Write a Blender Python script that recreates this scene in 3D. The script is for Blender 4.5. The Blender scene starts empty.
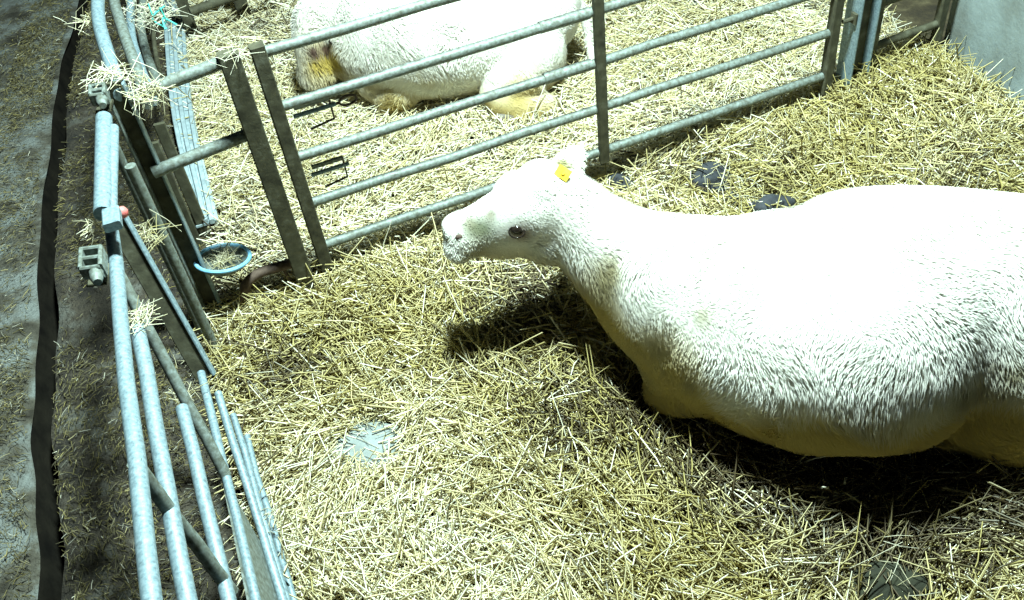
import bpy, bmesh, math, random
import numpy as np
from mathutils import Vector, Matrix
from mathutils.bvhtree import BVHTree

rng = np.random.default_rng(7)
random.seed(7)
scene = bpy.context.scene
COL = scene.collection

# ------------------------------------------------------------------ camera
F_PX, PITCH, ROLL, CAM_H = 948.0, 0.764, -0.139, 2.78
fw = np.array([0, math.cos(PITCH), -math.sin(PITCH)])
_r0 = np.array([1.0, 0, 0]); _u0 = np.cross(_r0, fw)
cr = math.cos(ROLL) * _r0 + math.sin(ROLL) * _u0
cu = -math.sin(ROLL) * _r0 + math.cos(ROLL) * _u0
CAM = np.array([0, 0, CAM_H])
cam_data = bpy.data.cameras.new('camera')
cam_data.sensor_width = 36.0
cam_data.lens = F_PX / 1024 * 36
cam_data.clip_start = 0.05
cam = bpy.data.objects.new('camera', cam_data)
COL.objects.link(cam)
M = Matrix.Identity(4)
for i in range(3):
    M[i][0] = cr[i]; M[i][1] = cu[i]; M[i][2] = -fw[i]; M[i][3] = CAM[i]
cam.matrix_world = M
scene.camera = cam

# ------------------------------------------------------------------ light
world = bpy.data.worlds.new('barn_night')
scene.world = world
world.use_nodes = True
bg = world.node_tree.nodes['Background']
bg.inputs[0].default_value = (0.55, 0.8, 1.0, 1)
bg.inputs[1].default_value = 0.008

def area_lamp(name, loc, target, size, power, color):
    L = bpy.data.lights.new(name, 'AREA')
    L.shape = 'DISK'; L.size = size; L.energy = power; L.color = color
    o = bpy.data.objects.new(name, L); COL.objects.link(o)
    o.location = loc
    o.rotation_euler = (Vector(target) - Vector(loc)).to_track_quat('-Z', 'Y').to_euler()
    return o
area_lamp('barn_floodlight', (0.42, 2.92, 5.0), (0.42, 3.3, 0), 0.55, 640, (0.76, 1.0, 0.99))

vs = scene.view_settings
vs.view_transform = 'Standard'; vs.look = 'None'
vs.exposure = 0.70; vs.gamma = 1.0
vs.use_curve_mapping = False

# ------------------------------------------------------------------ pixel -> world helpers
def ray(x, y): return (x - 512) * cr - (y - 300) * cu + F_PX * fw
def onz(x, y, z=0.0):
    d = ray(x, y); return CAM + d * ((z - CAM_H) / d[2])
def onplane(x, y, p0, n):
    d = ray(x, y); n = np.asarray(n, float)
    return CAM + d * (((np.asarray(p0) - CAM) @ n) / (d @ n))
V3 = lambda *a: np.array(a, float)

# gate line and side-fence line on the ground
GD = V3(math.cos(.305), math.sin(.305), 0); GN = V3(-math.sin(.305), math.cos(.305), 0); GDIST = 3.259
def gp(s, z, off=0.0): return GD * s + GN * (GDIST + off) + V3(0, 0, z)
FD = V3(.2537, -.967, 0); FN = V3(.967, .2537, 0); FB = V3(-1.29, 2.86, 0)
def fp(t, z, off=0.0): return FB + FD * t + FN * off + V3(0, 0, z)

# ------------------------------------------------------------------ materials
def newmat(name):
    m = bpy.data.materials.new(name); m.use_nodes = True
    nt = m.node_tree; b = nt.nodes['Principled BSDF']
    return m, nt, b
def ramp(nt, fac, stops):
    r = nt.nodes.new('ShaderNodeValToRGB')
    els = r.color_ramp.elements
    while len(els) < len(stops): els.new(0.5)
    for e, (p, c) in zip(els, stops):
        e.position = p; e.color = (*c, 1)
    nt.links.new(fac, r.inputs[0]); return r.outputs[0]
def noise(nt, scale, detail=4, rough=.6, vec=None):
    n = nt.nodes.new('ShaderNodeTexNoise')
    n.inputs['Scale'].default_value = scale; n.inputs['Detail'].default_value = detail
    n.inputs['Roughness'].default_value = rough
    if vec is None:
        g = nt.nodes.new('ShaderNodeNewGeometry'); vec = g.outputs['Position']
    nt.links.new(vec, n.inputs['Vector'])
    return n.outputs['Fac']
def bump(nt, b, fac, strength, dist):
    u = nt.nodes.new('ShaderNodeBump'); u.inputs['Strength'].default_value = strength
    u.inputs['Distance'].default_value = dist
    nt.links.new(fac, u.inputs['Height']); nt.links.new(u.outputs[0], b.inputs['Normal'])

def noisemat(name, stops, scale, rough=.7, metal=0.0, bscale=None, bstr=.4, bdist=.004, detail=5):
    m, nt, b = newmat(name)
    nt.links.new(ramp(nt, noise(nt, scale, detail), stops), b.inputs['Base Color'])
    b.inputs['Roughness'].default_value = rough; b.inputs['Metallic'].default_value = metal
    if bscale: bump(nt, b, noise(nt, bscale), bstr, bdist)
    return m
def attrmat(name, rough=.8, spec=.3):
    m, nt, b = newmat(name)
    a = nt.nodes.new('ShaderNodeAttribute'); a.attribute_name = 'tint'
    nt.links.new(a.outputs['Color'], b.inputs['Base Color'])
    b.inputs['Roughness'].default_value = rough
    b.inputs['Specular IOR Level'].default_value = spec
    return m
MAT = {}
MAT['galv'] = noisemat('galvanised_steel', [(.25, (.10, .135, .15)), (.5, (.20, .275, .30)), (.75, (.31, .40, .43))], 90, .5, .25, 90, .35, .002)
MAT['galv_dirty'] = noisemat('dirty_galvanised_steel', [(.24, (.055, .052, .028)), (.5, (.15, .17, .145)), (.78, (.27, .32, .30))], 60, .6, .2, 70, .4, .002)
MAT['galv_pale'] = noisemat('pale_galvanised_sheet', [(.25, (.20, .25, .26)), (.75, (.42, .52, .54))], 20, .5, .1, 60, .2, .002)
MAT['dark_steel'] = noisemat('muddy_shaded_steel', [(.3, (.03, .027, .013)), (.55, (.07, .066, .036)), (.75, (.13, .13, .09))], 20, .8, .1, 60, .5, .003)  # dirty steel; its dark tone also paints shade on post webs
MAT['rust'] = noisemat('rusty_steel', [(.3, (.05, .03, .02)), (.7, (.16, .11, .08))], 30, .8, .2, 60, .5, .002)
MAT['concrete'] = noisemat('stained_concrete', [(.25, (.11, .11, .085)), (.5, (.21, .25, .24)), (.75, (.31, .37, .37))], 2.2, .9, 0, 40, .5, .006)
MAT['muck'] = noisemat('trampled_bedding', [(.3, (.016, .011, .005)), (.52, (.05, .037, .015)), (.72, (.13, .105, .05))], 6, .95, 0, 45, 1.0, .02)
MAT['dirt'] = noisemat('passage_dirt', [(.34, (.03, .025, .014)), (.47, (.09, .082, .058)), (.6, (.19, .205, .185))], 5.5, .95, 0, 60, 1.0, .03, 12)
MAT['mud_shade'] = noisemat('shaded_passage_mud', [(.34, (.016, .013, .009)), (.52, (.06, .048, .03)), (.7, (.15, .15, .125))], 6, .9, 0, 60, 1.0, .03, 12)  # darker passage dirt; shade beside the fence is put into its colour
MAT['gutter'] = noisemat('wet_gutter_muck', [(.3, (.006, .0055, .0045)), (.7, (.016, .014, .010))], 9, .85, 0, 30, .5, .01)
MAT['gutter'].node_tree.nodes['Principled BSDF'].inputs['Specular IOR Level'].default_value = .03
MAT['dung'] = noisemat('dark_dung', [(.3, (.008, .009, .011)), (.7, (.04, .044, .05))], 16, .9, 0, 40, .8, .01)
MAT['dung_green'] = noisemat('olive_dung', [(.3, (.010, .011, .005)), (.7, (.03, .032, .014))], 14, .95, 0, 40, .8, .01)
MAT['slab'] = noisemat('grey_concrete_patch', [(.3, (.15, .165, .15)), (.7, (.25, .29, .28))], 10, .85, 0, 60, .4, .004)
MAT['bowl'] = noisemat('blue_enamel', [(.3, (.10, .32, .50)), (.7, (.30, .58, .75))], 12, .4, 0, 40, .15, .002)
MAT['red'] = noisemat('red_plastic', [(.3, (.45, .08, .07)), (.7, (.75, .25, .22))], 30, .4)
MAT['yellow'] = noisemat('yellow_tag_plastic', [(.3, (.80, .50, .03)), (.7, (.95, .70, .08))], 30, .4)
MAT['twine'] = noisemat('turquoise_twine', [(.3, (.05, .45, .38)), (.7, (.15, .7, .6))], 60, .7)
MAT['eye'] = noisemat('dark_eye', [(.3, (.008, .006, .005)), (.7, (.02, .014, .010))], 10, .12)
MAT['skin'] = noisemat('pink_brown_skin', [(.3, (.22, .10, .07)), (.7, (.38, .20, .15))], 30, .5)
MAT['hoof'] = noisemat('hoof_horn', [(.3, (.06, .045, .03)), (.7, (.15, .12, .08))], 25, .6)
MAT['straw'] = attrmat('straw_stems', .65, .4)
MAT['coat'] = attrmat('cow_coat', .85, .2)
MAT['hair'] = attrmat('cow_hair', .7, .3)

# ------------------------------------------------------------------ object helpers
def tag(o, label=None, cat=None, group=None, kind=None):
    if label: o['label'] = label
    if cat: o['category'] = cat
    if group: o['group'] = group
    if kind: o['kind'] = kind
    return o
def thing(name, loc, label, cat, group=None):
    o = bpy.data.objects.new(name, None); o.empty_display_size = .1
    COL.objects.link(o); o.location = tuple(loc)
    return tag(o, label, cat, group)
def wloc(o):
    p = np.zeros(3)
    while o is not None:
        p += np.array(o.location); o = o.parent
    return p
def link(name, me, mat, parent=None, base=None):
    """me holds world coordinates; move its origin to base and parent it."""
    o = bpy.data.objects.new(name, me); COL.objects.link(o)
    n = len(me.vertices); co = np.empty(n * 3, np.float32); me.vertices.foreach_get('co', co)
    co = co.reshape(-1, 3)
    if base is None:
        base = V3((co[:, 0].min() + co[:, 0].max()) / 2, (co[:, 1].min() + co[:, 1].max()) / 2, co[:, 2].min())
    me.vertices.foreach_set('co', (co - np.asarray(base, np.float32)).ravel()); me.update()
    if mat is not None:
        me.materials.clear(); me.materials.append(MAT[mat])
    if parent is not None:
        o.parent = parent; o.location = tuple(np.asarray(base) - wloc(parent))
    else:
        o.location = tuple(base)
    return o
class MB:
    def __init__(s): s.v = []; s.f = []
    def add(s, v, f):
        k = len(s.v); s.v += [tuple(p) for p in v]; s.f += [tuple(i + k for i in q) for q in f]; return s
    def tube(s, pts, r, n=10, cap=True):
        pts = [np.asarray(p, float) for p in pts]; m = len(pts)
        rs = r if hasattr(r, '__len__') else [r] * m
        V, Fc = [], []; prev = None
        for i, p in enumerate(pts):
            t = pts[min(i + 1, m - 1)] - pts[max(i - 1, 0)]; t = t / np.linalg.norm(t)
            if prev is None:
                a = V3(0, 0, 1) if abs(t[2]) < .9 else V3(1, 0, 0)
                prev = np.cross(t, a)
            sd = prev - t * (prev @ t); sd /= np.linalg.norm(sd); prev = sd
            up = np.cross(sd, t)
            for k in range(n):
                a = 2 * math.pi * k / n
                V.append(p + (sd * math.cos(a) + up * math.sin(a)) * rs[i])
        for i in range(m - 1):
            for k in range(n):
                Fc.append((i * n + k, i * n + (k + 1) % n, (i + 1) * n + (k + 1) % n, (i + 1) * n + k))
        if cap:
            Fc.append(tuple(range(n - 1, -1, -1))); Fc.append(tuple((m - 1) * n + k for k in range(n)))
        return s.add(V, Fc)
    def bar(s, p0, p1, w, t, wdir, bev=.004):
        """box section from p0 to p1, w along wdir, t across, chamfered corners"""
        p0 = np.asarray(p0, float); p1 = np.asarray(p1, float); a = p1 - p0; a /= np.linalg.norm(a)
        wd = np.asarray(wdir, float); wd = wd - a * (wd @ a); wd /= np.linalg.norm(wd); td = np.cross(a, wd)
        b = min(bev, w * .3, t * .3); x, y = w / 2, t / 2
        prof = [(x - b, -y), (x, -y + b), (x, y - b), (x - b, y), (-x + b, y), (-x, y - b), (-x, -y + b), (-x + b, -y)]
        V = [p + wd * i + td * j for p in (p0, p1) for i, j in prof]
        Fc = [(k, (k + 1) % 8, 8 + (k + 1) % 8, 8 + k) for k in range(8)] + [tuple(range(7, -1, -1)), tuple(range(8, 16))]
        return s.add(V, Fc)
    def build(s, name, mat, parent=None, smooth=True, base=None):
        me = bpy.data.meshes.new(name); me.from_pydata(s.v, [], s.f)
        if smooth:
            me.polygons.foreach_set('use_smooth', [True] * len(me.polygons))
            me.set_sharp_from_angle(angle=math.radians(40))
        return link(name, me, mat, parent, base)
def arc(pts, k=6):
    """Catmull-Rom through points"""
    P = [np.asarray(p, float) for p in pts]; P = [2 * P[0] - P[1]] + P + [2 * P[-1] - P[-2]]; out = []
    for i in range(1, len(P) - 2):
        for j in range(k):
            t = j / k; a, b, c, d = P[i - 1:i + 3]
            out.append(.5 * (2 * b + (c - a) * t + (2 * a - 5 * b + 4 * c - d) * t * t + (3 * b - a - 3 * c + d) * t ** 3))
    out.append(P[-2]); return out
def wobble(p0, p1, k=6, amp=.004):
    p0 = np.asarray(p0, float); p1 = np.asarray(p1, float)
    return [p0 + (p1 - p0) * i / k + (rng.normal(0, amp, 3) if 0 < i < k else 0) for i in range(k + 1)]

# smooth pseudo-noise on the ground
_ph = rng.uniform(0, 6.28, (24,)); _dir = rng.uniform(0, 6.28, (24,)); _fr = np.exp(rng.uniform(math.log(2.0), math.log(14), 24))
def gnoise(x, y, k0=0, k1=24):
    r = 0 * x
    for i in range(k0, k1):
        r = r + np.sin((x * math.cos(_dir[i]) + y * math.sin(_dir[i])) * _fr[i] + _ph[i]) / (1 + _fr[i] * .12)
    return r / (k1 - k0) ** .5
def blob(x, y, cx, cy, r): return np.exp(-((x - cx) ** 2 + (y - cy) ** 2) / r ** 2)
def px_blob(x, y, X, Y, r):
    c = onz(X, Y); return blob(x, y, c[0], c[1], r)
def height(x, y):
    """bedding surface"""
    z = .026 * gnoise(x, y)
    z = z + .13 * blob(x, y, 2.10, 3.95, .46) + .10 * blob(x, y, 2.45, 3.3, .5) + .05 * px_blob(x, y, 700, 140, .3)
    z = z + .05 * px_blob(x, y, 380, 290, .28) - .05 * px_blob(x, y, 290, 365, .2) - .03 * px_blob(x, y, 370, 450, .12)
    z = z + .05 * px_blob(x, y, 540, 420, .15)
    return z

# ================================================================== SETTING
def grid_mesh(name, x0, x1, y0, y1, nx, ny, hf, keep=None):
    xs = np.linspace(x0, x1, nx); ys = np.linspace(y0, y1, ny)
    X, Y = np.meshgrid(xs, ys); Z = hf(X, Y)
    v = np.stack([X, Y, Z], -1).reshape(-1, 3); f = []
    for j in range(ny - 1):
        for i in range(nx - 1):
            if keep is None or keep(.5 * (xs[i] + xs[i + 1]), .5 * (ys[j] + ys[j + 1])):
                a = j * nx + i; f.append((a, a + 1, a + nx + 1, a + nx))
    me = bpy.data.meshes.new(name); me.from_pydata(v.tolist(), [], f)
    me.polygons.foreach_set('use_smooth', [True] * len(f)); return me
def fence_x(y): return FB[0] + FD[0] / FD[1] * (y - FB[1])
def pen_keep(x, y): return x > fence_x(y) - .02
fl = link('floor', grid_mesh('floor', -3.0, 3.0, -.6, 8.2, 180, 240, lambda x, y: height(x, y) - .025, pen_keep), 'muck', base=(0, 3, 0))
tag(fl, 'trampled brown bedding floor of the two straw pens', kind='structure')

# passage on the left with a sunken gutter running parallel to the fence
_gp = [onz(x_, y_) for x_, y_ in ((104, -90), (80, 0), (63, 70), (50, 160), (43, 270), (40, 380), (39, 480), (47, 600))]
_gp = [_gp[0] * 2 - _gp[1]] + _gp + [_gp[-1] + V3(.16, -.7, 0), _gp[-1] + V3(.35, -1.5, 0), _gp[-1] + V3(.6, -2.5, 0)]
GC = np.array(arc(_gp, 10)); GT = np.gradient(GC, axis=0); GT /= np.linalg.norm(GT, axis=1)[:, None]
GNR = np.stack([-GT[:, 1], GT[:, 0], 0 * GT[:, 0]], 1)          # towards the fence
GW = .042; PZ = -.03
def strip(name, o0, o1, z, mat, label, amp, no=14):
    nu = len(GC); v = []; f = []
    for i in range(nu):
        e0 = .010 * math.sin(i * .37) + .007 * math.sin(i * .83 + 1)
        for j in range(no):
            fr = j / (no - 1); p = GC[i] + GNR[i] * (o0 + (o1 - o0) * fr) + V3(0, 0, z)
            if abs(o0) < .2 and j == 0: p = p + GNR[i] * e0 - V3(0, 0, .02)
            if abs(o1) < .2 and j == no - 1: p = p + GNR[i] * e0 * .8 - V3(0, 0, .02)
            if 0 < j < no - 1: p[2] += amp * float(gnoise(p[0] * 1.3, p[1] * 1.3))
            v.append(p)
    for i in range(nu - 1):
        for j in range(no - 1):
            a = i * no + j; f.append((a, a + 1, a + no + 1, a + no))
    me = bpy.data.meshes.new(name); me.from_pydata([tuple(p) for p in v], [], f)
    me.polygons.foreach_set('use_smooth', [True] * len(f))
    o = link(name, me, mat); tag(o, label, kind='structure'); return o
strip('floor', -2.6, -GW, PZ, 'dirt', 'grey passage floor with trodden dirt left of the gutter', .012, 30)
strip('floor', GW, .95, PZ, 'mud_shade', 'dirty strip of floor between the gutter and the tube fence, darkened with painted shade', .015, 18)
g = MB(); prof = [(-.07, -.035), (-.045, -.075), (-.03, -.12), (0, -.14), (.03, -.12), (.045, -.075), (.07, -.035)]
prof = [(o_, z_ * 1.6 if z_ < -.05 else z_) for o_, z_ in prof]
gv = [GC[i] + GNR[i] * o_ + V3(0, 0, PZ + z_) for i in range(len(GC)) for o_, z_ in prof]
g.add(gv, [(i * 7 + j, i * 7 + j + 1, i * 7 + j + 8, i * 7 + j + 7) for i in range(len(GC) - 1) for j in range(6)])
tag(g.build('trim_1', 'gutter'), 'dark sunken gutter channel along the passage floor', kind='structure')

# concrete wall on the right
w = MB()
W0, W1 = V3(2.72, 1.2, -.1), V3(2.40, 4.25, -.1); wn = np.cross(W1 - W0, V3(0, 0, 1)); wn /= np.linalg.norm(wn)
nw, nh = 40, 10; V = []; Fc = []
for i in range(nw):
    for j in range(nh):
        p = W0 + (W1 - W0) * i / (nw - 1) + V3(0, 0, 2.0 * j / (nh - 1)); p = p + wn * .006 * float(gnoise(p[1] * 2, p[2] * 2)); V.append(p)
for i in range(nw - 1):
    for j in range(nh - 1):
        a = i * nh + j; Fc.append((a, a + nh, a + nh + 1, a + 1))
w.add(V, Fc)
w.add([W0, W1, W1 + V3(0, 0, 2), W0 + V3(0, 0, 2), W0 + V3(.2, 0, 0), W1 + V3(.2, 0, 0), W1 + V3(.2, 0, 2), W0 + V3(.2, 0, 2)], [(2, 3, 7, 6), (4, 5, 6, 7), (0, 4, 7, 3), (1, 2, 6, 5)])
tag(w.build('wall_right', 'concrete'), 'grey stained concrete wall at the right end of the gate', kind='structure')

# ================================================================== STRAW
def straw_mesh(name, base, yaw, pitch, L, W, bend, tint):
    """n stems as bent three-sided tubes; 9 verts, 12 tris + caps left open"""
    n = len(L)
    d = np.stack([np.cos(yaw) * np.cos(pitch), np.sin(yaw) * np.cos(pitch), np.sin(pitch)], 1)
    s = np.stack([-np.sin(yaw), np.cos(yaw), 0 * yaw], 1); u = np.cross(d, s)
    C = np.stack([base - d * L[:, None] / 2, base + s * (bend * L)[:, None] + u * (.04 * L)[:, None], base + d * L[:, None] / 2], 1)
    off = [(0, 1.0), (-.87, -.5), (.87, -.5)]
    v = np.empty((n, 3, 3, 3), np.float32)
    for k in range(3):
        wk = W * (1.0 if k < 2 else .7)
        for j, (a, b) in enumerate(off):
            v[:, k, j] = C[:, k] + s * (a * wk)[:, None] + u * (b * wk)[:, None]
    q = []
    for k in range(2):
        for j in range(3):
            q.append((k * 3 + j, k * 3 + (j + 1) % 3, k * 3 + 3 + (j + 1) % 3, k * 3 + 3 + j))
    q = np.array(q, np.int32)
    faces = (q[None] + (np.arange(n, dtype=np.int32) * 9)[:, None, None]).reshape(-1)
    return fast_mesh(name, v.reshape(-1, 3), faces, 4, np.repeat(tint, 9, axis=0))
def fast_mesh(name, v, loops, per, tint=None, smooth=False):
    me = bpy.data.meshes.new(name); nf = len(loops) // per
    me.vertices.add(len(v)); me.vertices.foreach_set('co', np.ascontiguousarray(v, np.float32).ravel())
    me.loops.add(len(loops)); me.loops.foreach_set('vertex_index', np.ascontiguousarray(loops, np.int32))
    me.polygons.add(nf); me.polygons.foreach_set('loop_start', np.arange(nf, dtype=np.int32) * per)
    try: me.polygons.foreach_set('loop_total', np.full(nf, per, np.int32))
    except Exception: pass
    if smooth: me.polygons.foreach_set('use_smooth', np.ones(nf, bool))
    me.update(calc_edges=True)
    if tint is not None:
        a = me.attributes.new('tint', 'FLOAT_COLOR', 'POINT')
        c = np.ones((len(v), 4), np.float32); c[:, :3] = tint; a.data.foreach_set('color', c.ravel())
    return me
PALE = V3(.64, .56, .33); GOLD = V3(.36, .295, .095); BROWN = V3(.055, .035, .014); WHITE = V3(.80, .76, .58)
def mix(a, b, t): return a + (b - a) * t[:, None]
def straw_tint(x, y, pale):
    """pale 0..1 : share of clean pale stems; dark patches mix soiling with painted cow shadow"""
    n = len(x); k = np.clip(rng.normal(pale, .28, n), 0, 1)
    t = mix(np.broadcast_to(GOLD, (n, 3)), np.broadcast_to(PALE, (n, 3)), k)
    wv = rng.random(n) < .08 + .40 * pale * pale; t[wv] = WHITE
    soil_shade = .75 * px_blob(x, y, 292, 372, .17) + .8 * px_blob(x, y, 530, 305, .2) + .9 * px_blob(x, y, 650, 410, .22) + 1.0 * px_blob(x, y, 740, 480, .22) + 1.0 * px_blob(x, y, 870, 500, .25) + 1.0 * px_blob(x, y, 990, 510, .22) + .45 * px_blob(x, y, 560, 430, .14)  # shadow of cow and neck painted into the stems, among soiled spots
    soil_shade = soil_shade + .4 * px_blob(x, y, 700, 185, .10) + .45 * px_blob(x, y, 890, 580, .2)
    sl = rng.random(n) < np.clip(soil_shade + .35 * np.clip(gnoise(x * 1.5 + 5, y * 1.5, 4, 18) - .25, 0, 1), 0, .9)
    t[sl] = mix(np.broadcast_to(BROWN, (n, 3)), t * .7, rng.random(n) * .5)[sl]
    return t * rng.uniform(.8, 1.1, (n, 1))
def straw_field(name, n, xy, pale_f, label, lift, tone=1.0, Lr=(.08, .25), wr=(.0019, .0042), zf=height, keep=None):
    x, y = xy(n)
    if keep is not None:
        k = keep(x, y); x, y = x[k], y[k]
    n = len(x); L = rng.uniform(*Lr, n) * rng.choice([.6, 1, 1.25], n, p=[.35, .5, .15])
    lay = rng.random(n) ** 2
    flow = 2.2 * gnoise(x * .8, y * .8, 0, 8)
    yaw = np.where(rng.random(n) < .45, flow + rng.normal(0, .5, n), rng.uniform(0, 6.28, n))
    pitch = rng.normal(0, .22, n) * (1 + lay)
    z = zf(x, y) + lay * lift + .002 + np.abs(np.sin(pitch)) * L * .3
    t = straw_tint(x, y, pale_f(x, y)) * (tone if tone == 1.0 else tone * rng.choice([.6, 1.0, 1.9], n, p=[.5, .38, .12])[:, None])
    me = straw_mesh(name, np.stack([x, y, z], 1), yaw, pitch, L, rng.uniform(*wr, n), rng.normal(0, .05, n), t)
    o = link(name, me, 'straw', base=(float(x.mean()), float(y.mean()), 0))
    return tag(o, label, 'straw', kind='stuff')
def wall_x(y): return 2.72 - .105 * (y - 1.2)
def gate_side(x, y): return x * GN[0] + y * GN[1] - GDIST
def near_xy(n):
    return rng.uniform(-1.35, 2.6, n), rng.uniform(1.0, 4.6, n)
SLAB = onz(371, 446)
def near_keep(x, y):
    k = (gate_side(x, y) < .02) & (x > fence_x(y) + .03) & (x < wall_x(y) - .09)
    # the body of the resting cow flattens the bedding: fewer stems right under it
    thin = 1.6 * px_blob(x, y, 371, 446, .125) + 1.1 * px_blob(x, y, 712, 178, .07) + 1.1 * px_blob(x, y, 770, 208, .07) + 1.1 * px_blob(x, y, 620, 186, .055) + 1.1 * px_blob(x, y, 890, 585, .1) + .5 * px_blob(x, y, 300, 378, .12) + .55 * px_blob(x, y, 850, 520, .3)
    return k & (rng.random(len(x)) > thin)
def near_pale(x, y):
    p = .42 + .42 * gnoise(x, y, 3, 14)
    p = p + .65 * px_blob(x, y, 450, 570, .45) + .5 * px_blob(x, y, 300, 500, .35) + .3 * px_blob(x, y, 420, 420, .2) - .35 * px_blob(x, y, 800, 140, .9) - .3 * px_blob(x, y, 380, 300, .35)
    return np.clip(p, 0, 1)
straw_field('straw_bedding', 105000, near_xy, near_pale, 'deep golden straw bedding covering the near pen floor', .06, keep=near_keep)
def back_xy(n): return rng.uniform(-2.2, 2.6, n), rng.uniform(2.6, 6.9, n)
def back_keep(x, y): return (gate_side(x, y) > .0) & (x > fence_x(y) + .13) & (x < 2.3)
straw_field('straw_bedding', 62000, back_xy, lambda x, y: np.clip(.85 + .2 * gnoise(x, y, 3, 12), 0, 1), 'pale clean straw bedding in the far pen behind the gate', .035, keep=back_keep)
def pas_off(x, y):
    out = np.empty(len(x)); 
    for k in range(0, len(x), 4000):
        dx = x[k:k + 4000, None] - GC[None, :, 0]; dy = y[k:k + 4000, None] - GC[None, :, 1]
        m_ = np.argmin(dx * dx + dy * dy, 1); r_ = np.arange(len(m_))
        out[k:k + 4000] = dx[r_, m_] * GNR[m_, 0] + dy[r_, m_] * GNR[m_, 1]
    return out
def pas_xy(n): return rng.uniform(-3.9, -.4, n), rng.uniform(.2, 7.5, n)
def pas_keep(x, y):
    o = pas_off(x, y)
    dens = np.clip(.5 + .6 * gnoise(x * 1.4, y * 1.4, 2, 14), .05, 1) * np.where(o < -.35, .35, 1)
    return (np.abs(o) > GW + .012) & (rng.random(len(x)) < dens) & (x < fence_x(y) + .12) & (o > -1.1)
straw_field('loose_straw', 190000, pas_xy, lambda x, y: .15 + 0 * x, 'scattered chopped straw on the dirty passage floor', .01, tone=.45, Lr=(.012, .045), wr=(.0010, .0022), zf=lambda x, y: PZ + .012 + 0 * x, keep=pas_keep)

# ================================================================== GATE ACROSS THE PEN
G = thing('pen_gate', gp(1.5, 0), 'long galvanised five-bar tube gate across the pen in front of the lying cow', 'gate')
def grail(parent, s0, s1, z0, z1, r, mat='galv_dirty', off=0.0):
    return MB().tube(wobble(gp(s0, z0, off), gp(s1, z1, off), 8, .002), r, 12).build('rail', mat, parent)
RZ = [1.14, .91, .675, .445, .215]
for z in RZ: grail(G, .20, 2.79, z, z, .021)
MB().bar(gp(.205, .10, -.005), gp(.205, 1.175, -.005), .055, .05, GD).build('hinge_stile', 'dark_steel', G)
MB().bar(gp(1.555, .17, -.02), gp(1.555, 1.16, -.02), .045, .03, GD).build('middle_stile', 'dark_steel', G)
MB().bar(gp(2.775, .12, -.005), gp(2.775, 1.16, -.005), .05, .045, GD).build('latch_stile', 'dark_steel', G)
for z in RZ[:3]:   # clamped sleeves where the bars were mended
    MB().tube([gp(1.30, z), gp(1.52, z)], .0245, 12).build('sleeve', 'galv_dirty', G)
# sliding bolt with ring handle
for zb, L in ((.84, .17), (.56, .16)):
    b0 = gp(.26, zb, .02)
    bo = MB().tube([b0, b0 + GD * L], .009, 8).build('bolt', 'galv', G)
    MB().bar(b0 + GD * .01 + V3(0, 0, .035), b0 + GD * (L - .02) + V3(0, 0, .035), .02, .012, V3(0, 0, 1)).build('bolt_bar', 'galv_dirty', bo)
    hk = MB()
    hk.tube([b0 + GD * (L - .02) + V3(0, 0, .04), b0 + GD * (L - .02) + V3(0, 0, -.06), b0 + GD * (L - .12) + V3(0, 0, -.075)], .005, 6)
    if zb > .7:
        c = b0 + GD * (L + .05)
        hk.tube([c + GD * .035 * math.cos(a) + V3(0, 0, .02 * math.sin(a)) for a in np.linspace(0, 6.28, 15)], .005, 6)
        hk.tube([b0 + GD * (L - .02), b0 + GD * (L + .02)], .006, 6)
    hk.build('bolt_handle', 'rust', bo)

# short hurdle on the left of the gate
Hd = thing('short_hurdle', gp(-.1, 0), 'short tube hurdle linking the side fence and the long gate, with broad dark end post', 'hurdle')
MB().bar(gp(.10, -.03, -.03), gp(.10, 1.19, -.03), .075, .055, GD).build('end_post', 'dark_steel', Hd)
MB().tube(wobble(gp(-.27, 1.11), gp(.1, 1.15), 4, .001), .024, 12).build('rail', 'galv_dirty', Hd)
MB().tube(wobble(gp(-.30, .80), gp(.1, .84), 4, .001), .024, 12).build('rail', 'galv_dirty', Hd)
MB().tube(arc([onplane(x_, y_, GN * GDIST, GN) for x_, y_ in ((305, 258), (285, 265), (262, 272), (248, 282), (242, 298))]), .022, 12).build('rail', 'rust', Hd)
MB().tube([gp(.03, .16), gp(.05, .0)], .007, 6).build('prop', 'rust', Hd)

# box post and short panel at the right, beside the wall
Bp = thing('gate_post', gp(2.935, -.05), 'upright steel H-section gate post between the long gate and the short hurdle by the wall', 'post')
MB().bar(gp(2.885, -.05), gp(2.885, 1.5), .010, .11, GD, .002).build('flange', 'galv', Bp)
MB().bar(gp(2.985, -.05), gp(2.985, 1.5), .010, .11, GD, .002).build('flange', 'galv', Bp)
MB().bar(gp(2.935, -.05), gp(2.935, 1.5), .09, .010, GD, .002).build('web', 'dark_steel', Bp)  # darker steel than the flanges: recess shade painted into the web
keep = MB().bar(gp(2.872, .47, -.02), gp(2.872, .52, -.02), .016, .04, GD)
keep.tube([gp(2.81, .495, -.02), gp(2.87, .495, -.02)], .010, 8)
tag(keep.build('latch_keeper', 'dark_steel'), 'small dark latch keeper bolted to the H-section gate post', 'latch')
Rp = thing('tube_hurdle', gp(3.2, 0), 'short tube hurdle filling the gap between the H-section post and the concrete wall', 'hurdle')
for z in (.27, .50, .73, .96, 1.18): MB().tube(wobble(gp(3.05, z, .02), gp(3.44, z + .01, .02), 3, .001), .02, 12).build('rail', 'dark_steel', Rp)
MB().bar(gp(3.045, .1, .02), gp(3.045, 1.25, .02), .045, .04, GD).build('stile', 'dark_steel', Rp)
MB().bar(gp(3.45, .1, .02), gp(3.45, 1.25, .02), .045, .04, GD).build('stile', 'dark_steel', Rp)

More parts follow.
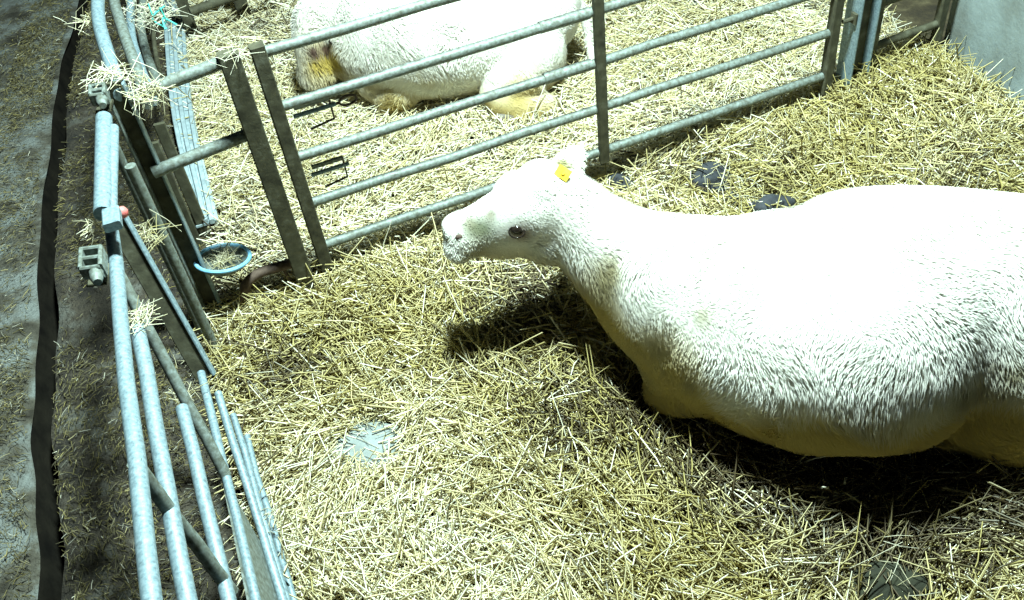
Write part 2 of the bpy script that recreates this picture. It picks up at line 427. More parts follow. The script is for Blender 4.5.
# ================================================================== SIDE FENCE
# near gate leaning with its foot towards the pen
T0, T1 = onz(112, 330, 1.15), onz(152, 600, 1.15); B0, B1 = onz(250, 444, .12), onz(293, 600, .12)
sn = np.cross(T1 - T0, B0 - T0); sn /= np.linalg.norm(sn)
def sp(x, y): return onplane(x, y, T0, sn)
S = thing('side_gate', sp(250, 520) * V3(1, 1, 0), 'galvanised tube gate running along the passage towards the viewer, lower left', 'gate')
def srail(p, q, ext, r, mat='galv'):
    a, b = sp(*p), sp(*q); b = b + (b - a) / np.linalg.norm(b - a) * ext
    return MB().tube(wobble(a, b, 8, .002), r, 12).build('rail', mat, S)
srail((110, 218), (152, 600), .7, .021)
srail((136, 322), (188, 600), .7, .021)
srail((182, 408), (228, 600), .7, .019)
srail((201, 373), (256, 600), .7, .014)
srail((218, 393), (282, 600), .7, .014)
srail((233, 415), (287, 600), .7, .012)
srail((247, 436), (294, 600), .7, .012)
def sbar(p, q, wd, t, name, mat):
    a, b = sp(*p), sp(*q); return MB().bar(a, b, wd, t, FD).build(name, mat, S)
a, b = sp(118, 272), sp(226, 476)
MB().tube(wobble(a - sn * .0, b, 5, .001), .017, 10).build('stile', 'galv_dirty', S)
a, b = sp(134, 462), sp(232, 592)
MB().tube(wobble(a, b, 5, .001), .018, 10).build('stile', 'galv_dirty', S)
a, b, c, d = sp(226, 474), sp(272, 556), sp(300, 640), sp(255, 610)
kp = MB()
V = [a, b, c, d]; o2 = sn * (-.010 if sn[0] > 0 else .010)
kp.add([p + o2 for p in V] + [p + o2 * 1.6 for p in V], [(0, 1, 2, 3), (7, 6, 5, 4), (0, 4, 5, 1), (1, 5, 6, 2), (2, 6, 7, 3), (3, 7, 4, 0)])
kp.build('kick_plate', 'galv_dirty', S, smooth=False)

# flat end stile of the side gate
a, b = sp(113, 216), sp(204, 376)
fs = thing('fence_post', b * V3(1, 1, 0), 'flat dark steel post leaning beside the top end of the side gate', 'post')
MB().bar(a, b, .062, .012, V3(1, .1, 0)).build('web', 'dark_steel', fs)
e = V3(1, .1, 0) * .034
MB().bar(a + e, b + e, .012, .030, V3(1, .1, 0)).build('flange', 'galv', fs)  # paler strip along the web: the lit edge put into its colour

# corner post where the hurdle meets the fence: channel section
c0 = onz(114, 82, 1.17); cb = c0 * V3(1, 1, 0)
cp = thing('corner_post', cb, 'dark channel-section corner post where hurdle rails meet the side fence', 'post')
MB().bar(c0 * V3(1, 1, 0) - V3(0, 0, .04), c0, .065, .012, V3(1, .1, 0)).build('web', 'dark_steel', cp)
for sgn, mt in ((1, 'galv'), (-1, 'galv_dirty')):
    q = c0 + V3(1, .1, 0) * .033 * sgn + V3(0, -.014, 0)
    MB().bar(q * V3(1, 1, 0) - V3(0, 0, .04), q, .009, .035, V3(1, .1, 0)).build('flange', mt, cp)
# pair of round posts
for k, (px_, py_, lab) in enumerate([((205, 338), None, 'slim round tube post standing just left of the dark corner post, farther one'), ((217, 352), None, 'slim round tube post with straw at its foot, beside the flat leaning post')]):
    base = onz(*px_); 
    o = MB().tube([base - V3(0, 0, .05), base + V3(0, 0, .6), base + V3(0, 0, 1.02 - .06 * k)], .020 if k else .017, 12).build('tube_post', 'galv_dirty')
    tag(o, lab, 'post')

# short twin tubes of the latch on top of the fence
a, b = onz(104, 118, 1.16), onz(103, 214, 1.16)
lt = thing('latch_tube', (a + b) / 2 - V3(0, 0, .03), 'thick pale twin latch tube on top of the side fence between the two brackets', 'latch')
MB().tube([a, b], .027, 14).build('sleeve', 'galv', lt)
a, b = onz(114, 128, 1.15), onz(112, 222, 1.15)
MB().tube(wobble(a, b, 3, .001), .016, 12).build('rod', 'galv', lt)
q = onz(112, 217, 1.17)
MB().bar(q - FD * .03, q + FD * .05, .05, .03, V3(1, 0, 0)).build('end_clamp', 'galv', lt)
o = MB()
c = onz(122, 212, 1.10)
for_pts = [c + V3(0, 0, z) for z in (-.02, -.014, 0, .012, .018)]
o.tube(for_pts, [.006, .015, .019, .014, .004], 12)
tag(o.build('plastic_ball', 'red'), 'small red plastic ball beside the pale twin latch tube', 'ball')

def bracket(x, y, z, sx, sy, label):
    """cast latch box with open loops, hung on the passage side"""
    c = onz(x, y, z); X = V3(1, 0, 0); Y = V3(-.2, .98, 0)
    t = thing('latch_bracket', c - V3(0, 0, .06), label, 'bracket', 'cast latch brackets on the side fence')
    m = MB()
    for u in (-1, 1): m.bar(c + X * sx * u + Y * sy * -1, c + X * sx * u + Y * sy, .012, .05, X)
    m.build('side_plate', 'galv_dirty', t)
    for v in (-1, 0, 1): MB().bar(c - X * sx + Y * sy * v, c + X * sx + Y * sy * v, .014, .045, Y).build('web', 'galv_dirty', t)
    MB().bar(c - X * sx - V3(0, 0, .05), c + X * sx - V3(0, 0, .05), sy * 2, .01, Y).build('back_plate', 'dark_steel', t)
    MB().tube([c - Y * (sy + .0) + X * .01, c - Y * (sy + .03) + X * .012, c - Y * (sy + .05) + X * .015], [.02, .018, .012], 10).build('pin', 'galv_dirty', t)
    return t
bracket(99, 94, 1.16, .024, .035, 'open cast bracket under straw at the top of the corner post')
bracket(93, 262, 1.12, .028, .045, 'open cast bracket hanging on the outside of the side gate rail')

# far part of the side fence, beyond the corner
Ff = thing('side_gate', onz(190, 60), 'bent tube gate of the far pen running away along the passage, upper left', 'gate')
def frail(pts, r, mat='galv'):
    MB().tube(arc([onz(x, y, z) for x, y, z in pts]), r, 12).build('rail', mat, Ff)
frail([(108, -60, 1.15), (99, -10, 1.15), (99, 22, 1.15), (108, 55, 1.14), (121, 95, 1.12)], .026)
frail([(119, -60, .95), (113, -10, .95), (122, 28, .94), (135, 65, .92), (148, 104, .90)], .024, 'galv_dirty')
frail([(140, -60, .75), (132, -10, .75), (131, 30, .75), (139, 62, .73), (154, 102, .70)], .020)
frail([(150, -60, .55), (145, -10, .55), (141, 25, .54), (147, 55, .52), (158, 84, .50)], .022, 'galv_dirty')
frail([(160, -60, .38), (155, -10, .38), (154, 40, .36), (163, 90, .33)], .012, 'dark_steel')
# ribbed kick board along the ground
kb = thing('kick_board', onz(185, 110), 'pale ribbed galvanised kick board along the foot of the far side fence', 'board')
def kstrip(off, wd, zt, t, name, mat):
    A = [onz(170 + off, -40), onz(172 + off, 40), onz(181 + off, 130), onz(206 + off * .7, 232)]
    A = arc(A, 4)
    m = MB()
    for p, q in zip(A[:-1], A[1:]): m.bar(p + V3(0, 0, zt), q + V3(0, 0, zt), wd, t, V3(1, .2, 0), .003)
    m.build(name, mat, kb)
kstrip(7, .11, .05, .012, 'board', 'galv_pale')
for off in (-2, 6, 15): kstrip(off, .022, .065, .026, 'rib', 'galv_pale')

# dark posts behind the hurdle, and far back hurdle
pb = onz(196, 40)
tag(MB().bar(pb - V3(0, 0, .03), pb + V3(0, 0, 1.2), .06, .05, V3(1, 0, 0)).build('fence_post', 'dark_steel'), 'dark steel post at the far back corner where the back rail begins', 'post')
pc = onz(247, 22)
hb = thing('back_hurdle', pc, 'dark tube hurdle at the very back left of the far pen', 'hurdle')
MB().bar(pc - V3(0, 0, .03), pc + V3(0, 0, 1.1), .075, .05, V3(1, 0, 0)).build('post', 'dark_steel', hb)
d0 = onz(190, 12, .25); d1 = onz(240, -5, .25); dd = (d1 - d0)
MB().tube(wobble(d0, d0 + dd * 1.9, 4, .002), .028, 12).build('rail', 'dark_steel', hb)
for z in (.6, .95): MB().tube(wobble(d0 + V3(0, 0, z - .25), d0 + dd * 1.9 + V3(0, 0, z - .25), 4, .002), .028, 12).build('rail', 'dark_steel', hb)
# dark boards hanging behind the corner post
for k, (xa, ya, za, xb, yb, lab) in enumerate([(163, 110, .62, 205, 222, 'dark flat board strip behind the corner post, next to pale kick board'),
                                           (150, 112, .70, 196, 232, 'narrow dark steel strip right behind the corner post flange')]):
    base = onz(xb, yb + 10)
    tag(MB().bar(base - V3(0, 0, .03), base + V3(0, 0, .62 - .05 * k), .05, .02, V3(1, .2, 0)).build('fence_strip', 'dark_steel'), lab, 'board')

# water bowl
bc = onz(223, 259, .30)
wb = thing('water_bowl', bc - V3(0, 0, .08), 'blue rimmed drinking bowl with straw in it, by the fence corner', 'bowl')
def lathe(prof, c, n=28, sx=1.0, sy=1.0, tilt=None):
    V, Fc = [], []
    for r_, z_ in prof:
        for k in range(n):
            a = 2 * math.pi * k / n; p = Vector((r_ * sx * math.cos(a), r_ * sy * math.sin(a), z_))
            if tilt: p = tilt @ p
            V.append(np.array(p) + c)
    for i in range(len(prof) - 1):
        for k in range(n): Fc.append((i * n + k, i * n + (k + 1) % n, (i + 1) * n + (k + 1) % n, (i + 1) * n + k))
    return V, Fc
tl = Matrix.Rotation(-.18, 3, 'X') @ Matrix.Rotation(.12, 3, 'Y')
MB().add(*lathe([(.0, -.04), (.06, -.036), (.088, -.018), (.098, .0), (.106, .003), (.104, -.006), (.094, -.024), (.064, -.046), (0, -.05)], bc, tilt=tl)).build('bowl', 'galv_dirty', wb)
rm = [bc + np.array(tl @ Vector((.110 * math.cos(a), .112 * math.sin(a), .004))) for a in np.linspace(0, 6.283, 29)]
MB().tube(rm, .0085, 8, False).build('rim', 'bowl', wb)
hp = [bc + V3(-.10, .02, .0), bc + V3(-.15, .03, .07), bc + V3(-.13, .03, .13), bc + V3(-.09, .02, .06)]
MB().tube(arc(hp), .010, 8).build('bracket', 'galv', wb)

# ------------------------------------------------------------------ straw tufts caught on the fence
def tuft(c, n, L, spread, droop, label, pale=.7, r=.0022, name='straw_tuft'):
    c = np.asarray(c, float)
    n = int(n * .8); r = r * .72; yaw = rng.uniform(0, 6.28, n); pitch = rng.normal(-droop, .45, n); ln = rng.uniform(.4, 1.15, n) * L
    base = c[None] + rng.normal(0, 1, (n, 3)) * np.array([spread, spread, spread * .45])[None]
    base[:, 2] = np.maximum(base[:, 2], c[2] - .01)
    k = np.clip(rng.normal(pale, .25, n), 0, 1)
    t = mix(np.broadcast_to(GOLD, (n, 3)), np.broadcast_to(WHITE * .85, (n, 3)), k)
    o = link(name, straw_mesh(name, base, yaw, pitch, ln, np.full(n, r), rng.normal(0, .12, n), t), 'straw')
    return tag(o, label, 'straw', 'straw wisps caught on the fences')
tuft(onz(108, 76, 1.17), 60, .16, .03, .1, 'wisp of straw lying on top of the corner bracket', .8)
tuft(onz(148, 92, 1.14), 90, .15, .03, .5, 'thick straw wisp draped where the hurdle top rail meets the fence', .6)
tuft(onz(234, 55, 1.20), 14, .13, .025, .0, 'few straw stems on the broad dark end post', .9, .0018)
tuft(onz(140, 318, 1.0), 70, .09, .022, .2, 'straw knot tied round the second rail of the side gate', .7, .002)
tuft(onz(147, 236, .85), 60, .12, .03, .3, 'straw wisp stuck between the posts below the red plastic ball', .4, .002)
tuft(onz(88, 22, 1.05), 40, .13, .03, .5, 'straw wisp hanging outside the far side gate', .6, .002)
tuft(onz(150, 14, .75), 110, .20, .06, .3, 'big white straw wisp stuffed between the far side gate rails', .95, .0022)
tuft(onz(224, 258, .29), 110, .10, .030, .0, 'straw lying inside the blue rimmed drinking bowl', .5, .002)
tuft(onz(205, 355, .05), 60, .13, .04, .0, 'straw heaped at the foot of the slim round tube post', .3, .002)
tuft(onz(183, 395, .55), 26, .12, .02, .6, 'straw strands hanging on the side gate stile', .6, .002)
tuft(onz(262, 520, .2), 20, .10, .02, .4, 'straw strands caught on the kick plate corner', .7, .002)
tuft(onz(92, 228, 1.0), 36, .07, .02, .2, 'straw plug above the outer cast bracket', .6, .002)
tw = MB()
for i in range(4):
    c = onz(157 + rng.normal(0, 2), 14 + rng.normal(0, 3), .8)
    tw.tube(arc([c + rng.normal(0, .03, 3), c + rng.normal(0, .03, 3) + V3(0, 0, -.03), c + rng.normal(0, .04, 3) + V3(0, .05, -.06)], 4), .004, 6)
tag(tw.build('baler_twine', 'twine'), 'turquoise baler twine tangled in the far side gate', 'twine')

# ================================================================== THINGS ON THE BEDDING
def lump(c, rx, ry, rz, mat, label, cat, name, seed, group=None, yaw=0.0):
    bm = bmesh.new(); bmesh.ops.create_icosphere(bm, subdivisions=4, radius=1)
    r_ = np.random.default_rng(seed); ph = r_.uniform(0, 6.28, (9, 2)); kk = r_.normal(0, 2.6, (9, 3))
    for v in bm.verts:
        p = np.array(v.co); q = sum(math.sin(kk[i] @ p + ph[i, 0]) for i in range(9)) * .055
        p = p * (1 + q); p[2] = max(p[2], -.45); x, y = p[0] * rx, p[1] * ry
        v.co = (c[0] + x * math.cos(yaw) - y * math.sin(yaw), c[1] + x * math.sin(yaw) + y * math.cos(yaw), c[2] + p[2] * rz)
    me = bpy.data.meshes.new(name); bm.to_mesh(me); bm.free()
    me.polygons.foreach_set('use_smooth', [True] * len(me.polygons))
    return tag(link(name, me, mat), label, cat, group)
def onbed(x, y, dz=0.0):
    p = onz(x, y, 0)
    for _ in range(4): p = onz(x, y, float(height(p[0], p[1])) + dz)
    return p
DG = 'dung clumps in the near pen'
lump(onbed(770, 208, .06), .095, .08, .06, 'dung', 'smooth dark grey dung lump just behind the neck of the near cow', 'dung', 'dung_clump', 1, DG)
lump(onbed(712, 178, .05), .10, .085, .055, 'dung', 'black straw-covered dung clump farther back behind the near cow', 'dung', 'dung_clump', 2, DG, .5)
lump(onbed(621, 184, .045), .04, .09, .045, 'dung', 'narrow black dung clump beside the ear of the near cow', 'dung', 'dung_clump', 3, DG, .5)
lump(onbed(734, 200, .045), .035, .05, .03, 'dung', 'small dark dung piece between the two larger clumps', 'dung', 'dung_clump', 4, DG)
lump(onbed(890, 588, .02), .12, .08, .03, 'dung_green', 'flat olive dung pat at the lower right in the shade', 'dung', 'dung_clump', 5, DG)
lump(onbed(690, 8, .01), .06, .05, .03, 'dung', 'small dark dung piece in the far pen near top edge', 'dung', 'dung_clump', 6)
lump(onbed(216, 41, .005), .035, .03, .018, 'dung', 'tiny dark dung piece in the far pen left of the lying cow', 'dung', 'dung_clump', 7)
sb = MB()
ctr = onbed(371, 446, .038); nn = 11
R = [.135 + .03 * math.sin(2.3 * k + 1) for k in range(nn)]
top = [ctr + V3(1.1 * R[k] * math.cos(6.283 * k / nn), .95 * R[k] * math.sin(6.283 * k / nn), 0) for k in range(nn)]
sb.add(top + [p - V3(0, 0, .05) for p in top], [tuple(range(nn))] + [(k, k + nn, (k + 1) % nn + nn, (k + 1) % nn) for k in range(nn)])
tag(sb.build('concrete_patch', 'slab', smooth=False), 'bare grey concrete patch showing through the straw', 'concrete')
# straw stems lying across the patch and the dung
n = 60; c = ctr
tuft(ctr + V3(-.03, .07, .012), 12, .15, .05, .0, 'straw stems lying across the bare concrete patch', .8, .0022)
for X, Y, lab in ((712, 172, 'straw stems lying over the black dung clump'), (740, 196, 'straw stems over the small dark dung piece'), (885, 575, 'straw stems lying over the flat olive dung pat')):
    tuft(onbed(X, Y, .085), 14, .16, .05, .0, lab, .7, .002)

# ================================================================== COWS
def loft(ST, up=None, N=36, sub=6, expo=2.0):
    """closed tapered body through stations (centre, half width, half height)"""
    m = len(ST); tt = np.linspace(0, m - 1, (m - 1) * sub + 1)
    def cri(v):
        v = np.asarray(v, float); g_ = np.gradient(v, axis=0); i = np.minimum(tt.astype(int), m - 2); u = tt - i
        if v.ndim > 1: u = u[:, None]
        return (2 * u**3 - 3 * u**2 + 1) * v[i] + (u**3 - 2 * u**2 + u) * g_[i] + (-2 * u**3 + 3 * u**2) * v[i + 1] + (u**3 - u**2) * g_[i + 1]
    C = cri([s[0] for s in ST]); w_ = np.maximum(cri([s[1] for s in ST]), .004); h_ = np.maximum(cri([s[2] for s in ST]), .004)
    T = np.gradient(C, axis=0); T /= np.linalg.norm(T, axis=1)[:, None]
    upv = V3(0, 0, 1) if up is None else np.asarray(up, float)
    Sd = np.cross(T, upv); Sd /= np.linalg.norm(Sd, axis=1)[:, None]; U = np.cross(Sd, T)
    a = np.linspace(0, 2 * np.pi, N, endpoint=False); ca, sa = np.cos(a), np.sin(a)
    ca = np.sign(ca) * np.abs(ca) ** (2 / expo); sa = np.sign(sa) * np.abs(sa) ** (2 / expo)
    P = C[:, None] + Sd[:, None] * (ca[None, :, None] * w_[:, None, None]) + U[:, None] * (sa[None, :, None] * h_[:, None, None])
    k = len(C); V = P.reshape(-1, 3); Fc = []
    for i in range(k - 1):
        for j in range(N): Fc.append((i * N + j, i * N + (j + 1) % N, (i + 1) * N + (j + 1) % N, (i + 1) * N + j))
    Fc.append(tuple(range(N - 1, -1, -1))); Fc.append(tuple((k - 1) * N + j for j in range(N)))
    return V, Fc
def chain(pts, rs, up=None): return loft([(p, r_, r_) for p, r_ in zip(pts, rs)], up, 16, 4)
def ell(c, r3, yaw=0.0, N=20):
    """ellipsoid"""
    V, Fc = lathe([(max(.02, math.sin(a)), -math.cos(a)) for a in np.linspace(.05, math.pi - .05, 13)], np.zeros(3), N)
    V = np.array(V) * np.asarray(r3); cc, ss = math.cos(yaw), math.sin(yaw)
    V = np.stack([V[:, 0] * cc - V[:, 1] * ss, V[:, 0] * ss + V[:, 1] * cc, V[:, 2]], 1) + np.asarray(c)
    m = len(V) // N
    return V, Fc + [tuple(range(N - 1, -1, -1)), tuple((m - 1) * N + j for j in range(N))]
def body_mesh(name, pieces, voxel, iters):
    m = MB()
    for v, f in pieces: m.add(v, f)
    me = bpy.data.meshes.new(name + '_raw'); me.from_pydata(m.v, [], m.f)
    bm = bmesh.new(); bm.from_mesh(me); bmesh.ops.recalc_face_normals(bm, faces=bm.faces); bm.to_mesh(me); bm.free()
    t = bpy.data.objects.new(name + '_raw', me); COL.objects.link(t)
    md = t.modifiers.new('r', 'REMESH'); md.mode = 'VOXEL'; md.voxel_size = voxel
    md = t.modifiers.new('s', 'SMOOTH'); md.factor = .5; md.iterations = iters
    dg = bpy.context.evaluated_depsgraph_get()
    out = bpy.data.meshes.new_from_object(t.evaluated_get(dg)); out.name = name
    bpy.data.objects.remove(t); bpy.data.meshes.remove(me)
    out.polygons.foreach_set('use_smooth', [True] * len(out.polygons))
    return out
def mesh_arrays(me):
    n = len(me.vertices); co = np.empty(n * 3, np.float32); me.vertices.foreach_get('co', co)
    no = np.empty(n * 3, np.float32); me.vertices.foreach_get('normal', no)
    me.calc_loop_triangles(); k = len(me.loop_triangles); tr = np.empty(k * 3, np.int32); me.loop_triangles.foreach_get('vertices', tr)
    return co.reshape(-1, 3).astype(float), no.reshape(-1, 3).astype(float), tr.reshape(-1, 3)
def wave3(p, k, seed, lo, hi):
    r_ = np.random.default_rng(seed); out = np.zeros(len(p))
    for i in range(k):
        d_ = r_.normal(0, 1, 3); d_ /= np.linalg.norm(d_); f_ = np.exp(r_.uniform(math.log(lo), math.log(hi)))
        out += np.sin(p @ d_ * f_ + r_.uniform(0, 6.28))
    return out / k ** .5
CREAM = V3(.70, .68, .60); SOIL_SHADE = V3(.40, .285, .05); DARKSOIL = V3(.16, .13, .07); PINK = V3(.17, .09, .055)  # olive stain colour also carries painted shade under the belly
def coat_tint(p, n_, marks, soil_shade_h=.53, amt=.92):
    """white hair; low hair darkens raggedly with muck stains and painted belly shade"""
    s = np.clip((soil_shade_h - p[:, 2] + .05 * wave3(p, 10, 3, 6, 30)) / .16, 0, 1) * amt
    t = mix(np.broadcast_to(CREAM, (len(p), 3)), np.broadcast_to(SOIL_SHADE, (len(p), 3)), s)
    for c, r_, colr, a in marks:
        w_ = np.clip(a * np.exp(-((p - c) ** 2).sum(1) / r_ ** 2) * (1.1 + .35 * wave3(p, 8, 9, 15, 60)), 0, 1)
        t = mix(t, np.broadcast_to(colr, t.shape), w_)
    return np.clip(t, 0, 1)
def set_tint(me, t):
    a = me.attributes.new('tint', 'FLOAT_COLOR', 'POINT'); c = np.ones((len(t), 4), np.float32); c[:, :3] = t; a.data.foreach_set('color', c.ravel())
def hair(name, me, n, Lf, comb, tintf, parent, lift=.45, width=.0016, seed=1):
    r_ = np.random.default_rng(seed); co, no, tr = mesh_arrays(me)
    A_, B_, C_ = co[tr[:, 0]], co[tr[:, 1]], co[tr[:, 2]]
    ar = np.linalg.norm(np.cross(B_ - A_, C_ - A_), axis=1); ar /= ar.sum()
    k = r_.choice(len(tr), n, p=ar); u = r_.random((n, 2)); fl_ = u.sum(1) > 1; u[fl_] = 1 - u[fl_]
    p = A_[k] + (B_[k] - A_[k]) * u[:, :1] + (C_[k] - A_[k]) * u[:, 1:]
    nn_ = no[tr[k, 0]] + no[tr[k, 1]] + no[tr[k, 2]]; nn_ /= np.linalg.norm(nn_, axis=1)[:, None] + 1e-9
    d_ = comb(p) + .75 * np.stack([wave3(p, 8, 21, 7, 36), wave3(p, 8, 22, 7, 36), wave3(p, 8, 23, 7, 36)], 1) + r_.normal(0, .18, (n, 3))
    d_ -= nn_ * (d_ * nn_).sum(1)[:, None]; d_ /= np.linalg.norm(d_, axis=1)[:, None] + 1e-9
    L = Lf(p) * r_.uniform(.6, 1.15, n)
    L = L * np.clip(1 + .4 * wave3(p, 6, 31, 5, 16), .4, 1.8)
    lf = lift * (1 + .5 * wave3(p, 6, 30, 15, 40))[:, None]
    s_ = np.cross(d_, nn_); w_ = width * r_.uniform(.7, 1.3, n)[:, None]
    m_ = p + (d_ * .55 + nn_ * lf * .5) * L[:, None]; e_ = p + (d_ + nn_ * lf * .55) * L[:, None]
    v = np.stack([p - s_ * w_ - nn_ * .002, p + s_ * w_ - nn_ * .002, m_ + s_ * w_ * .8, m_ - s_ * w_ * .8, e_], 1).reshape(-1, 3)
    ids = np.arange(n, dtype=np.int32)[:, None] * 5
    tri = np.concatenate([ids + np.array([[0, 1, 2]]), ids + np.array([[0, 2, 3]]), ids + np.array([[3, 2, 4]])], 1).reshape(-1)
    t = np.clip(tintf(p, nn_) * r_.uniform(.88, 1.1, (n, 1)), 0, 1)
    hm = fast_mesh(name, v, tri, 3, np.repeat(t, 5, axis=0))
    o = link(name, hm, 'hair', parent, base=wloc(parent)); tag(o, kind='stuff'); return o
def caster(me):
    co, no, tr = mesh_arrays(me); return BVHTree.FromPolygons([Vector(c) for c in co], [tuple(int(i) for i in t) for t in tr])
def hit(bvh, x, y):
    d = Vector(ray(x, y)).normalized(); r_ = bvh.ray_cast(Vector(CAM), d)
    return (np.array(r_[0]), np.array(r_[1])) if r_[0] is not None else (None, None)

# ---- near cow: lying with folded legs, neck stretched to the left
cd = V3(.924, -.38, 0); cn = V3(.38, .924, 0); cb0 = V3(.42, 2.26, 0)
def A(s, off, z): return cb0 + cd * s + cn * off + V3(0, 0, z)
trunk = [(A(1.80, .22, .36), .11, .12), (A(1.70, .22, .39), .25, .28), (A(1.36, .22, .425), .35, .42), (A(1.02, .235, .435), .355, .435), (A(.76, .165, .425), .445, .44),
         (A(.54, .135, .38), .435, .40), (A(.29, .15, .37), .35, .37), (A(.08, .20, .40), .265, .32), (A(-.1, .27, .445), .19, .24),
         (V3(.32, 2.64, .52), .15, .185), (V3(.22, 2.70, .595), .135, .175), (V3(.115, 2.70, .615), .13, .17), (V3(0, 2.69, .595), .105, .125),
         (V3(-.1, 2.68, .58), .088, .096), (V3(-.165, 2.67, .575), .094, .088), (V3(-.205, 2.66, .57), .065, .066)]
pieces = [loft(trunk)]
# shoulder, folded near foreleg (elbow, knee, cannon tucked back) and far foreleg
pieces.append(ell(A(.20, .02, .30), (.20, .14, .24), -.39))
pieces.append(ell(A(.15, .03, .25), (.16, .15, .19), -.39))
pieces.append(chain([A(.28, -.02, .24), A(.17, -.04, .15), A(.09, -.01, .09), A(.08, .05, .07), A(.18, .06, .05), A(.30, .07, .045)], [.12, .095, .075, .06, .045, .04]))
pieces.append(chain([A(.22, .40, .24), A(.10, .42, .14), A(.02, .40, .08), A(.06, .36, .05), A(.2, .34, .045)], [.12, .09, .066, .048, .04]))
# thigh, stifle and hind shank lying forward
pieces.append(ell(A(1.22, .05, .27), (.25, .19, .27), -.39))
pieces.append(chain([A(1.26, .06, .26), A(1.04, .02, .16), A(1.14, .04, .09), A(1.45, .0, .07), A(1.25, .06, .05), A(1.05, .08, .045)], [.17, .12, .085, .055, .042, .04]))
pieces.append(chain([A(1.32, .50, .22), A(1.12, .58, .12), A(1.35, .62, .06), A(1.12, .64, .05)], [.16, .11, .06, .045]))
# brow, cheek, jaw, poll and nose pad shape the head
pieces.append(ell(V3(.085, 2.64, .655), (.05, .045, .045)))
pieces.append(ell(V3(.17, 2.645, .53), (.12, .08, .11), .1))
pieces.append(ell(V3(.03, 2.66, .525), (.13, .06, .06), .1))
pieces.append(ell(V3(.155, 2.71, .75), (.08, .10, .06)))
pieces.append(ell(V3(.07, 2.72, .72), (.08, .085, .05)))
pieces.append(ell(V3(-.17, 2.66, .545), (.055, .088, .06)))
# ears
def ear(b, t, facing, w_):
    b = np.asarray(b, float); t = np.asarray(t, float)
    return loft([(b, .03, .022), (b + (t - b) * .3, w_ * .9, .018), (b + (t - b) * .6, w_, .014), (b + (t - b) * .85, w_ * .65, .012), (t, .012, .01)], facing, 16, 4)
eb = onz(546, 190, .72); et = onz(584, 145, .745)
pieces.append(ear(eb, et, CAM - eb, .062))
pieces.append(ear((.20, 2.84, .66), (.29, 2.95, .58), (0, -.4, 1), .045))
# tail
pieces.append(chain([A(1.78, .22, .55), A(1.86, .22, .42), A(1.90, .18, .2), A(1.88, .08, .06), A(1.7, -.05, .04)], [.04, .03, .024, .024, .03]))
cow_me = body_mesh('body', pieces, .0125, 9)
cow = thing('cow', A(.8, .2, 0), 'large white cow resting in the near pen, head turned to the left', 'cow')
bvh = caster(cow_me)
eye_p, eye_n = hit(bvh, 517, 231)
nos_p, nos_n = hit(bvh, 459, 237)
st_p, _ = hit(bvh, 1008, 376); sp2, _ = hit(bvh, 735, 300)
marks = [(eye_p + cr * .012 - cu * .012, .036, PINK, 1.2)]
mz, _ = hit(bvh, 478, 226)
if mz is not None: marks.append((mz, .07, V3(.13, .145, .09), .95))
iz, _ = hit(bvh, 563, 166)
if iz is not None: marks.append((iz, .04, V3(.22, .20, .085), 1.0))
for X, Y, r_, a in ((1008, 376, .05, .9), (990, 360, .03, .7), (700, 318, .05, .5), (612, 272, .06, .6), (655, 355, .10, .55), (690, 385, .05, .6), (960, 400, .10, .5), (525, 258, .09, .7), (480, 250, .06, .6), (600, 285, .08, .7), (490, 214, .024, .8), (470, 222, .03, .5), (640, 370, .1, .7)):
    q, _ = hit(bvh, X, Y)
    if q is not None: marks.append((q, r_, V3(.25, .21, .10) if r_ > .045 else DARKSOIL, a))
ctf = lambda p, n_: coat_tint(p, n_, marks)
co, no, tr = mesh_arrays(cow_me); set_tint(cow_me, ctf(co, no))
hair_src = cow_me.copy()
link('body', cow_me, 'coat', cow, base=wloc(cow))
def near_len(p):
    hd = np.clip((.35 - p[:, 0]) / .2, 0, 1)
    shag = .018 + .020 * np.clip(1.2 - np.abs(p[:, 2] - .45) / .3, 0, 1)
    return shag * (1 - .55 * hd)
hair('coat_hair', hair_src, 120000, near_len, lambda p: np.broadcast_to(cd * .6 + V3(0, 0, -.8), p.shape), ctf, cow, seed=3)
def sphere(name, c, r3, mat, parent, yaw=0):
    v, f = ell(c, r3, yaw, 16); m = MB().add(v, f); return m.build(name, mat, parent)
ey = sphere('eye', eye_p - eye_n * .006, (.024, .016, .021), 'eye', cow)
lid = [eye_p + eye_n * .006 + (cr * .028 * math.cos(a) + cu * .021 * math.sin(a)) for a in np.linspace(0, 6.283, 15)]
MB().tube(lid, .0035, 6, False).build('eyelid', 'eye', ey)
if nos_p is not None: sphere('nostril', nos_p - nos_n * .003, (.014, .009, .011), 'rust', cow)
tc, tn = hit(bvh, 563, 173)
if tc is None: tc, tn = onz(563, 173, .72), -fw
view = (CAM - tc) / np.linalg.norm(CAM - tc)
tgm = MB(); q = tc + view * .030
ax = cr * .8 + cu * -.5; ax /= np.linalg.norm(ax)
tgm.bar(q + ax * .026, q - ax * .026, .042, .004, np.cross(ax, view), .003)
et_o = tgm.build('ear_tag', 'yellow', cow); tag(et_o, 'yellow plastic ear tag')
MB().tube([q - view * .012, q + view * .006], .007, 10).build('tag_button', 'yellow', et_o)
MB().tube([A(.30, .07, .045), A(.38, .08, .04)], [.045, .05], 12).build('hoof', 'hoof', cow)
MB().tube([A(1.05, .08, .045), A(.95, .09, .04)], [.045, .05], 12).build('hoof', 'hoof', cow)

